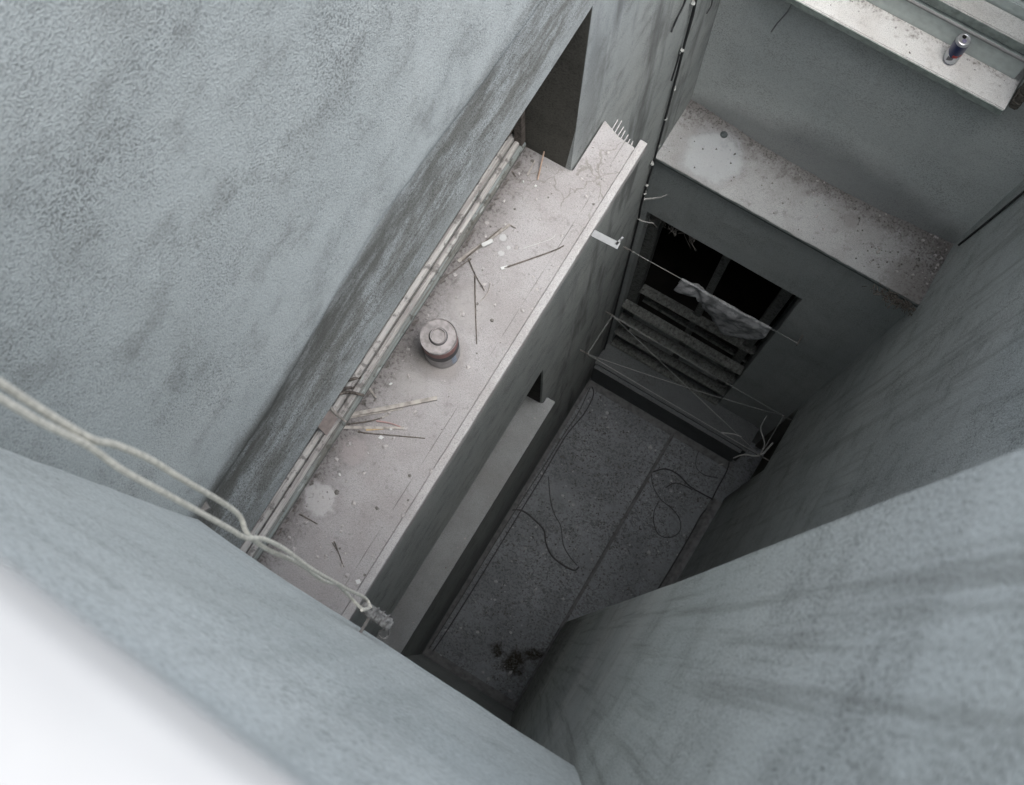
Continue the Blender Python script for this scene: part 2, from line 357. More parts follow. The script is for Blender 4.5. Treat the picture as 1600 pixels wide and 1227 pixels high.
# ================================================================== the setting
fl = MB().box(-1.0, 1.1, -.95, 2.7, ZG - .3, ZG).build('floor', mFloor); tag(fl, 'dark grey felted floor at the bottom of the light shaft, littered with dead leaves', 'floor', kind='structure')

# ------------------------------------------------------------------ left wall
def left_warp(u, v, d):
    if abs(u - 1.462) < 1e-4 and -4.05 < v < -2.9: u += .05 * (v - ZL) / 1.05
    return u, v, d
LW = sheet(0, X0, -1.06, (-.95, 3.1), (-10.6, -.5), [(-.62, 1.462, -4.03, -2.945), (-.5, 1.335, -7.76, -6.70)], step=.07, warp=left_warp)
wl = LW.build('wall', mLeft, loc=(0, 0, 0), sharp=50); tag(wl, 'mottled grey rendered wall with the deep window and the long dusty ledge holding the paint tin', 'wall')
# thicker coat of render above the windows, with an uneven lower lip
pts = [(-.95, -2.50), (-.06, -2.495), (.13, -2.49), (.24, -2.462), (.33, -2.44), (.45, -2.41), (.55, -2.396), (.62, -2.405), (.69, -2.418), (.82, -2.44), (.96, -2.47), (1.1, -2.495), (1.25, -2.525), (1.5, -2.6), (1.9, -2.75), (2.3, -2.95), (2.8, -3.2)]
co = MB(); pp = []
for (ya, za), (yb, zb) in zip(pts, pts[1:]):
    n = max(1, int((yb - ya) / .03)); pp += [(ya + (yb - ya) * i / n, za + (zb - za) * i / n) for i in range(n)]
pp.append(pts[-1]); rows = [0, .012, .03, .05] + [.05 + i * .07 for i in range(1, 30)]
for k, dz in enumerate(rows):
    for y, z in pp:
        zz = min(z + dz + (fbm(Vector((y * 14, 3, 1))) * .006 if dz < .06 else 0), -.52 + dz * .002); q = Vector((y * 1.3, zz * 1.3, 0)); th = (-.004, .003, .006, .0075)[min(k, 3)]
        fade = 1 if y < 1.0 else max(0, 1 - (y - 1.0) / .55)
        co.v.append(Vector((X0 + (th + .003) * fade - (1 - fade) * .008 + fbm(q) * .004 + fbm(q * 6, 2) * .0014, y, zz)))
n = len(pp)
co.f = [(k * n + i, k * n + i + 1, (k + 1) * n + i + 1, (k + 1) * n + i) for k in range(len(rows) - 1) for i in range(n - 1)]
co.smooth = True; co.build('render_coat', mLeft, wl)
# lining of the reveal: dark brownish plaster (jamb and head)
jl = MB(); jl.add([(X0 - .002, 1.4615, ZL - .02), (-.99, 1.4555, ZL - .02), (-.99, 1.505, -2.95), (X0 - .002, 1.511, -2.95), (X0 - .002, 1.48, ZL - .02), (-.99, 1.48, ZL - .02), (-.99, 1.53, -2.95), (X0 - .002, 1.53, -2.95)],
       [(0, 1, 2, 3), (4, 7, 6, 5), (0, 4, 5, 1), (1, 5, 6, 2), (2, 6, 7, 3), (3, 7, 4, 0)])
tag(jl.build('reveal', mJamb, wl), 'dark plaster reveal at the end of the window')
# ledge: two slabs with a hairline joint, and the raised lip with its drip edge
lg = MB(); gx0, gx1 = -.6047, -.6040
lg.prism([(-1.04, -.6), (-.568, -.6), (-.568, 1.655), (-.64, 1.662), (-.712, 1.69), (-.712, 1.466), (-1.04, 1.466)], 2, ZL - .045, ZL)
led = tag(lg.build('ledge', mLedge, wl, bevel=.002), 'long stone ledge thick with pinkish grey dust')
lipm = MB(); NL = 260
for i in range(NL + 1):
    y = -.6 + 2.29 * i / NL; a = fbm(Vector((y * 9, 2, 0))) * .0014; ch = max(0, fbm(Vector((y * 23, 7, 3))) - .55) * .02
    lipm.v += [Vector(p) for p in ((-.566, y, ZL - .05), (-.566, y, ZL + .003), (-.5635, y, ZL + .0042 + a * .5), (-.541 + a - ch, y, ZL + .004 + a * .4), (-.5375 + a - ch * .8, y, ZL + .0015), (-.5365 + a - ch * .3, y, ZL - .05))]
lipm.f = [(6 * i + k, 6 * i + (k + 1) % 6, 6 * i + 6 + (k + 1) % 6, 6 * i + 6 + k) for i in range(NL) for k in range(6)] + [(5, 4, 3, 2, 1, 0), tuple(range(6 * NL, 6 * NL + 6))]
lipm.smooth = True
tag(lipm.build('lip', mLip, led), 'pale raised front lip of the ledge')
fin = MB()
for i in range(7):
    x = -.672 + .0145 * i; L = (.034, .040, .028, .022, .018, .010, .012)[i]; dx = rnd.uniform(-.003, .003)
    fin.beam((x, 1.66, ZL - .018 - .001 * i), (x + dx, 1.683 + L - .003 * i, ZL - .012 - .002 * i), .0032, .03, up=(.0, 0, 1))
tag(fin.build('broken_edge', mLip, led), 'row of broken splintered fins at the far end of the ledge')
# window in the reveal
fr = MB(); fr.prism([(-.985, ZL + .014), (-.898, ZL + .014), (-.896, ZL + .04), (-.906, ZL + .054), (-.955, ZL + .06), (-.985, ZL + .06)], 1, -.62, 1.455)
wf = tag(fr.build('window_frame', mGreenWood, wl, bevel=.002), 'weathered greenish bottom frame of the window')
rl = MB(); rl.box(-.928, -.910, -.62, 1.44, ZL + .061, ZL + .078); rl.box(-.953, -.932, -.62, 1.44, ZL + .061, ZL + .092); rl.box(-.99, -.958, -.62, 1.44, ZL + .061, ZL + .135); rl.box(-1.03, -.993, -.62, 1.44, ZL + .061, ZL + .2)
tag(rl.build('rail', mWood, wf, bevel=.003), 'flaking brown wooden rail of the window frame')
st = MB(); st.box(-.985, -.935, 1.385, 1.452, ZL + .15, -2.96); st.box(-.93, -.90, 1.43, 1.454, ZL + .06, -2.96); st.box(-1.0, -.956, .38, .44, ZL + .15, -2.96); st.build('stile', mStickDark, wf)
MB().box(-.985, -.979, -.6, 1.385, ZL + .15, -2.96).build('pane', mGlass, wf)
fragm = MB()
for i in range(60):
    y = rnd.uniform(-.3, 1.4); fragm.beam((-.893, y, ZL + .003), (-.893 + rnd.uniform(0, .012), y + rnd.uniform(.004, .02), ZL + .004 + rnd.random() * .006), .006, .005)
fragm.build('debris_line', mChipDark, led)['kind'] = 'stuff'
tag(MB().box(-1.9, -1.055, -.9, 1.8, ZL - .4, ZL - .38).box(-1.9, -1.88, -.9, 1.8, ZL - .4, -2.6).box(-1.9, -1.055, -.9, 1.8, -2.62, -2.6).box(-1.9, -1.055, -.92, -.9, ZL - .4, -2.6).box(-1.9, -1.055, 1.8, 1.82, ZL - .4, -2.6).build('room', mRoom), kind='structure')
# lower window and its ledge
lo = MB(); lo.prism([(-1.04, -.62), (-.648, -.62), (-.648, 1.392), (-.712, 1.392), (-.712, 1.34), (-1.04, 1.34)], 2, -7.79, -7.72)
tag(lo.build('ledge', mLowLedge, wl, bevel=.003), 'grey dusty ledge of the lower window, deep in shade')
MB().add([(X0 - .012, 1.334, -7.73), (-1.0, 1.32, -7.73), (-1.0, 1.32, -6.7), (X0 - .012, 1.334, -6.7), (X0 - .012, 1.345, -7.73), (-1.0, 1.345, -7.73), (-1.0, 1.345, -6.7), (X0 - .012, 1.345, -6.7)], [(0, 1, 2, 3), (4, 7, 6, 5), (0, 4, 5, 1), (1, 5, 6, 2), (2, 6, 7, 3), (3, 7, 4, 0)]).build('reveal', mRevealShade, wl)  # near-black lining: the darkness of the open window painted in
f2 = MB().box(-.99, -.92, -.5, 1.335, -7.72, -7.66).box(-.99, -.92, 1.27, 1.333, -7.66, -6.71)
f2.build('window_frame', mStickDark, wl, bevel=.003); 
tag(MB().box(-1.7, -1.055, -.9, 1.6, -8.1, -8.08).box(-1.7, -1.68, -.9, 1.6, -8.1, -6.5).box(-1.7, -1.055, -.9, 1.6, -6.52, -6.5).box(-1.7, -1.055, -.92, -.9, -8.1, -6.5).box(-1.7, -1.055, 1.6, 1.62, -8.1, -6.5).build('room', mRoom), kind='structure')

# ------------------------------------------------------------------ far wall
def up_warp(u, v, d):
    k = max(0, min(1, (-5.2 - v) / .7)); c = max(0, 1 - ((u - .05) / .72) ** 2)
    return u, v, d - .045 * k * k * c
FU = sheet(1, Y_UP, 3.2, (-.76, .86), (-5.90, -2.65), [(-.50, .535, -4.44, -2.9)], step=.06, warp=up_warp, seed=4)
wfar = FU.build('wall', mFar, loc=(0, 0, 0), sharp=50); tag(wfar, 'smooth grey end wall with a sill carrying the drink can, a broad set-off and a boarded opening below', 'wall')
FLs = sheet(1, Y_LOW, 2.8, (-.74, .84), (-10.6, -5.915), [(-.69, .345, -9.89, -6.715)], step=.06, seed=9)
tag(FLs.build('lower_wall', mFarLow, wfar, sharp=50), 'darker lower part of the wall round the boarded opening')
so = MB().box(-.735, .835, 2.437, 2.835, ZF - .045, ZF - .012).build('set_off', mSlabEdge, wfar, bevel=.004)
tag(so, 'slab edge of the broad set-off')
sheet_top = MB(); nx, ny = 120, 16
for j in range(ny + 1):
    for i in range(nx + 1):
        x = -.732 + 1.563 * i / nx; y = 2.440 + .395 * j / ny + (fbm(Vector((x * 11, 1, 0))) * .0035 if j == 0 else 0); q = Vector((x * 5, y * 5, 2))
        z = ZF + fbm(q) * .004 + (max(0, fbm(q * 2.3)) * .02 * max(0, (y - 2.7) / .12 if y > 2.7 else 0)) - (.006 if j == 0 else 0)
        sheet_top.v.append(Vector((x, y, z)))
sheet_top.f = [(j * (nx + 1) + i, j * (nx + 1) + i + 1, (j + 1) * (nx + 1) + i + 1, (j + 1) * (nx + 1) + i) for j in range(ny) for i in range(nx)]
nb = len(sheet_top.v)
edge = [i for i in range(nx + 1)]
for i in edge: sheet_top.v.append(sheet_top.v[i] + Vector((0, .002, -.012)))
sheet_top.f += [(i + 1, i, nb + i, nb + i + 1) for i in range(nx)]
sheet_top.smooth = True
tag(sheet_top.build('dust_layer', mFarLedge, so, sharp=60), 'grey dust covering the set-off, with a pale round splash')
# sill and window above
sl = MB().box(-.56, .531, 2.70, 2.84, -4.437, -4.40).build('window_sill', mSillDust, wfar, bevel=.004); tag(sl, 'pale dusty stone window sill')
MB().box(-.561, .528, 2.694, 2.6985, -4.44, -4.402).build('sill_edge', mEdgeGreen, sl)
w1 = MB().box(-.5, .505, 2.838, 2.868, -4.43, -4.275).build('window_frame', mFrameWhite, wfar, bevel=.003); tag(w1, 'pale green painted bottom frame of the upper window')
MB().box(-.5, .5, 2.833, 2.842, -4.273, -4.262).build('bead', mWhite, w1, bevel=.001)
MB().box(-.49, .492, 2.85, 2.935, -4.245, -4.19).build('rail', mRailDust, w1, bevel=.004)
MB().box(-.49, .49, 2.8475, 2.8495, -4.247, -4.195).build('rail_face', mEdgeGreen, w1)
MB().box(-.49, .47, 2.94, 2.975, -4.245, -4.13).build('sash', mFrameWhite, w1, bevel=.004)
MB().box(.43, .50, 2.94, 2.98, -4.12, -2.92).build('stile', mFrameWhite, w1, bevel=.004)
MB().box(-.49, .42, 2.955, 2.960, -4.12, -2.92).build('pane', Mat('thin_glass', .05, .5).done((.8, .85, .85), Transmission_Weight=1.0, IOR=1.02), w1)
jb = MB()
for k in range(26):
    z0 = -4.43 + k * .06; a = rnd.uniform(-.006, .01); jb.box(.5285 + a, .575, 2.735 + rnd.uniform(-.01, .014), 2.83, z0, z0 + .058)
tag(jb.build('jamb', mBroken, wfar, bevel=.006), 'broken brown plaster edge beside the window')
cu = MB(); 
for i in range(60):
    x = -.45 + .9 * i / 59; y = 3.12 + .03 * math.sin(i * .9) + .015 * math.sin(i * 2.3)
    cu.v += [Vector((x, y, -4.6)), Vector((x, y + .01, -2.7))]
cu.f = [(2 * i, 2 * i + 2, 2 * i + 3, 2 * i + 1) for i in range(59)]; cu.smooth = True
co_ = cu.build('curtain', mCurtain, loc=(0, 3.12, -4.6)); tag(co_, 'pale folded curtain behind the upper window pane', 'curtain')
tag(MB().box(-.9, .9, 3.16, 4.2, -4.7, -4.68).box(-.9, .9, 4.18, 4.2, -4.7, -2.6).box(-.9, .9, 3.19, 4.2, -2.62, -2.6).box(-.92, -.9, 3.1, 4.2, -4.7, -2.6).box(.9, .92, 3.1, 4.2, -4.7, -2.6).build('room', plain('upper_room', (.16, .15, .14), .9)), kind='structure')
# opening below: frame, boards, dark room
of = MB().box(-.69, -.615, 2.56, 2.64, -9.87, -6.72).box(-.19, -.135, 2.62, 2.68, -9.87, -6.72).box(.23, .30, 2.60, 2.68, -9.87, -6.72).box(-.69, .345, 2.58, 2.66, -6.79, -6.72)
tag(of.build('opening_frame', mBoard, wfar, bevel=.004), 'dark wooden frame posts in the opening')
for k, (a, b, y) in enumerate((((1004, 447), (1166, 560), 2.60), ((975, 470), (1164, 583), 2.50), ((967, 490), (1150, 597), 2.49), ((959, 510), (1140, 612), 2.49), ((953, 527), (1130, 628), 2.48))):
    p = onY(*a, y); z = p.z; xl = max(p.x, -.685); xr = .335
    bd = MB(); zr = z + rnd.uniform(-.04, .01)
    bd.beam((xl, y, z - .05), (xr, y + .01, zr - .05), .09, .022, up=(0, .55, 1))
    bd.build('board', mBoard, wfar, bevel=.003)
    if k == 0: MB().beam((xl + .03, y + .04, z - .4), (xr, y + .04, z - .45), .06, .02, up=(0, .8, 1)).build('board', mBoard, wfar, bevel=.003)
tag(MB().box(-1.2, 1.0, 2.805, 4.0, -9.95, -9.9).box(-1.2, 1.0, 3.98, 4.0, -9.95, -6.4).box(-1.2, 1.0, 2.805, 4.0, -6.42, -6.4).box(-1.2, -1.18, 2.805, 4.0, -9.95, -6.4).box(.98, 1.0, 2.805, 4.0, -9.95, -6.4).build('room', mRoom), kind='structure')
# plinth under the opening
pl = MB().box(-.74, .742, 2.21, 2.62, ZG - .05, -9.875).build('plinth', mPlinth, wfar, bevel=.035); tag(pl, 'concrete step along the foot of the wall')
MB().prism([(2.206, ZG + .001), (2.206, ZG + .05), (2.15, ZG + .001)], 0, -.71, .74).build('fillet', mFelt, wfar)
# ------------------------------------------------------------------ right wall and pier
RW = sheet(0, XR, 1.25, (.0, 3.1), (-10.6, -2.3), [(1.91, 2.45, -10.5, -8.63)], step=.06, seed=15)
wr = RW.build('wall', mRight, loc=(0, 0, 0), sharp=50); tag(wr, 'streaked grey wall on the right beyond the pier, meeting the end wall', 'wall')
MB().box(.93, .95, 1.85, 2.5, -10.55, -8.5).build('niche_back', mJamb, wr)
MB().prism([(XR + .01, ZG), (XR + .01, ZG + .055), (.765, ZG + .055), (.72, ZG + .002)], 1, .2, 1.86).build('kerb', mFelt, wr, bevel=.006)
def pier_warp(u, v, d):
    if u > .2: u += (u - .2) / .075 * (-.03 + .046 * max(0, (-2.3 - v) / 8.1))
    return u, v, d
PW = sheet(0, XP, 1.2, (-.9, .275), (-10.6, -.40), step=.06, seed=22, amp=.0011, warp=pier_warp)
wp = PW.build('wall', mProt, loc=(0, 0, 0), sharp=50); tag(wp, 'rough streaked pier face projecting close by in the lower right, with a sharp vertical corner', 'wall')
# ------------------------------------------------------------------ near wall, under the viewer
def near_warp(u, v, d):
    if d > -.4 and v > -.83: d += .090 * (v + .83) / .60
    if v < -2.2 : v += .05 * math.sin(u * 9 + 1) * .4 - (.17 * max(0, (-.33 - u) / .4) if u < -.33 else 0)
    return u, v, d
NU = sheet(1, Y_N, -.62, (-.8, .26), (-2.33, -.2305), step=.05, amp=.006, seed=31, warp=near_warp)
wn = NU.build('wall', mNear, loc=(0, 0, 0), sharp=60); tag(wn, 'blurred blue grey wall face below the white coping in the near foreground', 'wall')
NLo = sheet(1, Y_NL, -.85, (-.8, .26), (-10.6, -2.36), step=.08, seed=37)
MB().box(-.8, 1.0, -.95, -.72, -.6, .9).build('unseen_sky_blocker', mNear, wn)  # unseen wall added behind the coping to cut its sky light
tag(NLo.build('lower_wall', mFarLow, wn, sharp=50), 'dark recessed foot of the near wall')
cpm = MB().prism([(-.7, -.208), (-.060, -.208), (-.046, -.2105), (-.040, -.216), (-.0385, -.222), (-.043, -.228), (-.06, -.2295), (-.7, -.2295)], 0, -.715, .185)
for p_ in cpm.v:
    if p_.y > -.3: p_.y -= .062 * (p_.x + .0815)
tag(cpm.build('coping', mWhite, wn, bevel=.0015), 'pale bright coping in the near foreground, out of focus')
MB().prism([(-.576, ZG + .001), (-.576, ZG + .06), (-.50, ZG + .001)], 0, -.71, .185).build('fillet', mFelt, wn)

# ================================================================== things on the ledge
def on_ledge(u, v, h=0.): p = onZ(u, v, ZL + h); return p
# paint tin
tb = onZ(691.8, 549, ZL); tin = empty('paint_tin', tb, 'dusty paint tin with a red and black band, standing on the long ledge', 'tin')
R_, H_ = .0605, .2
MB().lathe([(R_ - .001, .001), (R_ + .0015, .003), (R_, .007), (R_, H_ - .006), (R_ + .0015, H_ - .002), (R_ - .001, H_)], tb).build('body', mTinSide, tin)
MB().lathe([(R_ + .0006, H_ - .06), (R_ + .0009, H_ - .06), (R_ + .0009, H_ - .008), (R_ + .0006, H_ - .008)], tb).build('red_band', mTinRed, tin)
MB().lathe([(R_ + .0011, H_ - .102), (R_ + .0014, H_ - .102), (R_ + .0014, H_ - .055), (R_ + .0011, H_ - .055)], tb).build('black_band', mTinBlack, tin)
pb = MB()
for k in range(3):
    a0, a1 = math.radians(-22 + k * 6), math.radians(-16 + k * 6); r = R_ + .0016
    pb.add([tb + Vector((r * math.cos(a), r * math.sin(a), z)) for a in (a0, a1) for z in (.02, H_ - .1)], [(0, 2, 3, 1)])
pb.build('label', mTinBlue, tin)
MB().lathe([(R_ - .001, H_ + .0003), (R_ + .0016, H_ + .002), (R_ + .0002, H_ + .0055), (R_ - .0028, H_ + .0005), (R_ * .5, H_ + .003), (.002, H_ + .003)], tb).build('lid', mTin, tin)
cap = MB().lathe([(.0275, H_ + .002), (.0275, H_ + .016), (.026, H_ + .019), (.0235, H_ + .019), (.022, H_ + .0115), (.001, H_ + .0135)], tb).build('cap', mTin, tin)

MB().lathe([(.0272, H_ + .0034), (.031, H_ + .0034), (.031, H_ + .0042), (.0272, H_ + .0042)], tb, cap0=False).build('cap_shade_ring', mTinBlack, tin)  # black ring paints the shaded groove round the cap
# loose sticks and slats
def stick(name, pts, wd, th, mat, label, z=.004, group=None, kind='beam', up=(0, 0, 1), taper=.7, lift=None):
    P = [on_ledge(*p, z + wd * .0) for p in pts]
    if lift: P = [p + Vector((0, 0, l)) for p, l in zip(P, lift)]
    mb = MB()
    if kind == 'beam':
        for a, b in zip(P, P[1:]): mb.beam(a, b, wd, th, up, taper)
    else: mb.tube(spline(P, 6), wd / 2, 6, wd / 2 * taper)
    o = mb.build(name, mat, loc=P[0]); return tag(o, label, 'stick', group)
stick('slat', [(716, 409), (797, 351)], .012, .006, mStick, 'long split slat lying out from the frame, with a pale stub beside it')
stick('slat', [(722, 408), (784, 356)], .005, .004, mStickDark, 'thin dark slat lying alongside the long split slat', z=.009)
stick('stick', [(797, 352), (806, 357)], .004, .003, mStickDark, 'short splinter at the far tip of the long split slat')
stick('stick', [(788, 419), (862, 393), (881, 384)], .006, .006, mStickDark, 'dark stick with a pale tip lying near the ledge lip', kind='tube')
stick('stick', [(783, 420), (793, 416.5)], .011, .005, mScrap, 'pale flat tip at the near end of the dark stick')
stick('stick', [(732, 405), (744, 432), (757, 454)], .005, .005, mStickDark, 'short dark stick touching the top of the long thin stick', kind='tube')
stick('stick', [(742, 431), (743, 480), (745, 538)], .005, .005, mStickDark, 'long thin stick lying straight beyond the paint tin', kind='tube')
stick('twig', [(766, 442), (762, 458), (750, 472)], .003, .003, mStick, 'curved pale twig beside the long thin stick', kind='tube')
stick('plank', [(548, 648), (600, 639), (683, 622)], .014, .009, mStick, 'longest pale plank fanning out from the frame by the tin', z=.012, taper=.95)
stick('plank', [(545, 653), (630, 639)], .005, .005, mStick, 'thin slat lying along the underside of the longest pale plank', z=.004)
stick('stick', [(540, 663), (573, 659), (597, 653)], .006, .005, mStickDark, 'short dark stick just under the longest pale plank', kind='tube')
stick('stick', [(597, 653), (607, 648)], .005, .004, mStick, 'broken end fragment by the short dark stick')
stick('plank', [(535, 668), (631, 669)], .010, .006, mStick, 'grey slat in the middle of the fanned sticks')
stick('stick', [(572, 672), (600, 670)], .006, .004, plain('yellow_wood', (.5, .38, .23), .8), 'yellowish splinter under the middle grey slat', z=.002)
stick('stick', [(588, 658), (608, 661), (626, 667)], .006, .005, plain('pink_wood', (.42, .28, .27), .8), 'pinkish splinter over the middle grey slat', z=.008, kind='tube')
stick('stick', [(559, 674), (575, 677), (620, 681), (664, 685)], .005, .005, mStickDark, 'lowest dark stick of the fanned sticks', kind='tube')
stick('plank', [(575, 604), (588, 622)], .008, .006, mStick, 'short stub sticking out of the frame above the fanned sticks', z=.01)
stick('twig', [(522, 846), (527, 858), (537, 886)], .004, .004, mStickDark, 'forked twig lying near the cord', kind='tube')
stick('twig', [(519, 848), (527, 860)], .003, .003, mStickDark, 'tiny fork beside the twig near the cord', kind='tube')
stick('twig', [(468, 803), (480, 810), (496, 819)], .005, .005, mStickDark, 'bent twig beside the pale round splash', kind='tube')
stick('twig', [(840, 281), (845, 262), (853, 232)], .006, .005, plain('orange_wood', (.45, .33, .26), .8), 'reddish stick leaning against the dark reveal', lift=[0, .012, .05], kind='tube', taper=.9)
stick('twig', [(824, 274), (836, 251)], .005, .004, mStick, 'short grey stick lying under the dark reveal')
stick('twig', [(800, 268), (806, 276)], .005, .004, mStickDark, 'small splinter beside the window frame end')
stick('twig', [(818, 388), (860, 374), (868, 366)], .0012, .0012, mScrap, 'hair thin pale straw lying across the ledge', kind='tube', z=.001)
stick('twig', [(735, 405), (700, 430)], .003, .003, mStickDark, 'dark splinter at the foot of the long split slat', z=.003)
# slats bent over the frame rail and the little plate
for a, b, c, lab in (((522, 602), (545, 594), (566, 589), 'uppermost of three bent slats lying over the frame rail'), ((526, 612), (540, 607), (555, 605), 'shortest bent slat lying over the frame rail'), ((520, 618), (545, 613), (568, 618), 'lowest bent slat lying over the frame rail')):
    P = [onX(*a, -.905), onX(*b, -.90), onX(*c, -.885)]; P = [Vector((p.x, p.y, p.z)) for p in (onZ(*a, ZL + .17), onZ(*b, ZL + .12), onZ(*c, ZL + .065))]
    tag(MB().tube(spline(P, 6), .006, 6, .005).build('slat', mStickDark, loc=P[0]), lab, 'slat')
pq = [onZ(u, v, z) for (u, v), z in (((512, 638), ZL + .19), ((528, 654), ZL + .155), ((510, 681), ZL + .16), ((494, 664), ZL + .19))]
pn = (pq[1] - pq[0]).cross(pq[3] - pq[0]).normalized(); pn *= .012 * (1 if pn.z > 0 else -1)
pm = MB().add([p for p in pq] + [p - pn for p in pq], [(0, 1, 2, 3), (7, 6, 5, 4), (0, 4, 5, 1), (1, 5, 6, 2), (2, 6, 7, 3), (3, 7, 4, 0)])
tag(pm.build('wood_block', plain('brown_board', (.25, .215, .20), .85), loc=pq[2], bevel=.001), 'brown square block lying on the window frame rail', 'block')
P = [onZ(511, 630, ZL + .21), onZ(523, 645, ZL + .17), onZ(540, 659, ZL + .09)]
tag(MB().tube(spline(P, 6), .008, 6, .004).build('slat', mStick, loc=P[0]), 'split slat hooked over the edge of the brown block', 'slat')
# pale scraps
def scrap(u, v, s, lab, z=ZL, mat=None, name='paper_scrap', ht=.003):
    c = onZ(u, v, z + .002); mb = MB(); k = rnd.randint(4, 5)
    sq = rnd.uniform(.45, .8); ph = rnd.random() * 3
    poly = [(s * rnd.uniform(.75, 1.1) * math.cos(6.283 * i / k), s * sq * rnd.uniform(.7, 1.1) * math.sin(6.283 * i / k)) for i in range(k)]
    poly = [(c.x + x * math.cos(ph) - y * math.sin(ph), c.y + x * math.sin(ph) + y * math.cos(ph)) for x, y in poly]
    mb.prism(poly, 2, c.z, c.z + ht); return tag(mb.build(name, mat or mScrap, loc=c), lab, 'scrap')
scrap(595.5, 684, .0095, 'white paper scrap just below the lowest fanned stick'); scrap(611, 600, .008, 'white chip between the paint tin and the fanned sticks')
scrap(611, 671, .006, 'tiny white scrap on the middle grey slat', ZL + .008); scrap(556, 637, .005, 'white chip against the frame above the longest plank')
scrap(818, 284, .006, 'white chip near the reveal, the one closer to the frame'); scrap(837, 291, .007, 'white chip near the reveal, the one farther from the frame')
scrap(560, 909, .013, 'pale smear of plaster by the lip near the cord'); scrap(531, 742, .006, 'white flake below the fanned sticks')
c = onZ(762, 381, ZL + .012); bx = MB().beam(onZ(753, 384, ZL + .012), onZ(770, 376, ZL + .012), .014, .012)
tag(bx.build('lighter', mScrap, loc=c, bevel=.002), 'small white box shaped stub beside the long split slat', 'stub')
# crumbs of plaster
def rock(name, r, mat, seed, flat=.6):
    bm = bmesh.new(); bmesh.ops.create_icosphere(bm, subdivisions=2, radius=r)
    for v in bm.verts:
        v.co *= 1 + .55 * mnoise.noise(v.co / r * 1.1 + Vector((seed * 7.3, 0, 0))); v.co.z = max(v.co.z * flat, -r * .25)
    me = bpy.data.meshes.new(name); bm.to_mesh(me); bm.free(); me.materials.append(mat)
    return me
rocks = [rock('crumb', .0055, mChip, i) for i in range(4)] + [rock('crumb', .005, mChipDark, 9)]
def crumbs(n, place, label, group, smin=.4, smax=1.7, meshes=rocks):
    for i in range(n):
        o = bpy.data.objects.new('plaster_crumb', meshes[rnd.randrange(len(meshes))]); S.collection.objects.link(o)
        o.location = place(); o.rotation_euler = (0, 0, rnd.random() * 6.28); k = smin + (smax - smin) * rnd.random() ** 2.2; o.scale = (k, k * rnd.uniform(.7, 1.4), k)
        tag(o, label, 'crumb', group)
def lp():
    while True:
        y = rnd.uniform(-.18, 1.62); t = rnd.random(); x = -.57 - .3 * (t ** 1.2 if rnd.random() < .5 else 1 - t ** 2) if y < 1.44 else rnd.uniform(-.70, -.575)
        if (Vector((x, y, 0)) - Vector((tb.x, tb.y, 0))).length > .075: return (x, y, ZL + .001)
crumbs(170, lp, 'small crumb of plaster scattered on the long dusty ledge', 'plaster crumbs on the long ledge')
crumbs(75, lambda: (min(.80, .82 - 1.0 * rnd.random() ** 2.0), 2.80 - .30 * rnd.random() ** 2.2, ZF + .003), 'small dark crumb scattered on the broad set-off of the end wall', 'crumbs on the set-off', .4, 1.7)
crumbs(18, lambda: (rnd.uniform(-.4, .52), 2.82 - .1 * rnd.random() ** 2, -4.40), 'small crumb on the sill that carries the drink can', 'crumbs on the upper sill', .3, 1.)
crumbs(25, lambda: (rnd.uniform(-.71, -.655), rnd.uniform(-.5, 1.38), -7.72), 'small crumb on the shaded lower ledge', 'crumbs on the lower ledge', .3, 1.3)
gm = MB()
for i in range(2600):
    p = Vector(lp()); q = fbm(p * 5)
    if q < rnd.uniform(-.5, .5) and p.x > -.85: continue
    k = .0009 + .0022 * rnd.random() ** 3
    gm.add([p + Vector((k, 0, 0)), p + Vector((-k * .6, k * .9, 0)), p + Vector((-k * .5, -k, 0)), p + Vector((0, 0, k * 1.3))], [(0, 1, 3), (1, 2, 3), (2, 0, 3)])
tag(gm.build('grit', mChip, loc=(-.7, .6, ZL)), 'fine grit lying all over the long dusty ledge', 'grit', kind='stuff')
gm = MB()
for i in range(1500):
    t = rnd.random() ** 2; x = rnd.uniform(-.70, .81); p = Vector((x, 2.80 - .33 * t, ZF + .004))
    if rnd.random() < .5: p.x = .81 - .35 * rnd.random() ** 2; p.y = rnd.uniform(2.46, 2.8)
    if fbm(p * 7) < rnd.uniform(-.4, .5): continue
    k = .0015 + .005 * rnd.random() ** 3
    gm.add([p + Vector((k, 0, 0)), p + Vector((-k * .6, k * .9, 0)), p + Vector((-k * .5, -k, 0)), p + Vector((0, 0, k * 1.1))], [(0, 1, 3), (1, 2, 3), (2, 0, 3)])
tag(gm.build('grit', mChipDark, loc=(.1, 2.6, ZF)), 'dark grit gathered at the back and right end of the broad set-off', 'grit', kind='stuff')
st = MB().lathe([(.016, 0), (.02, .004), (.015, .012), (.002, .016)], onZ(1131, 211, ZF), 12)
tag(st.build('stone', plain('dark_stone', (.09, .105, .11), .8), loc=onZ(1131, 211, ZF)), 'dark round stone lying in the pale round splash', 'stone')

cm = MB(); c0 = onZ(1414, 474, ZF - .03)
for i in range(240):
    p = c0 + Vector((rnd.gauss(-.03, .06), rnd.gauss(.0, .018), rnd.gauss(-.01, .018))); a = Vector((rnd.gauss(0, 1), rnd.gauss(0, 1), rnd.gauss(0, .7))).normalized() * rnd.uniform(.008, .03)
    cm.beam(p, p + a, rnd.uniform(.002, .006), .003, up=(.3, .2, 1))
tag(cm.build('debris_clump', mStickDark, loc=c0), 'dark clump of matted debris hanging under the right end of the set-off', 'debris', kind='stuff')
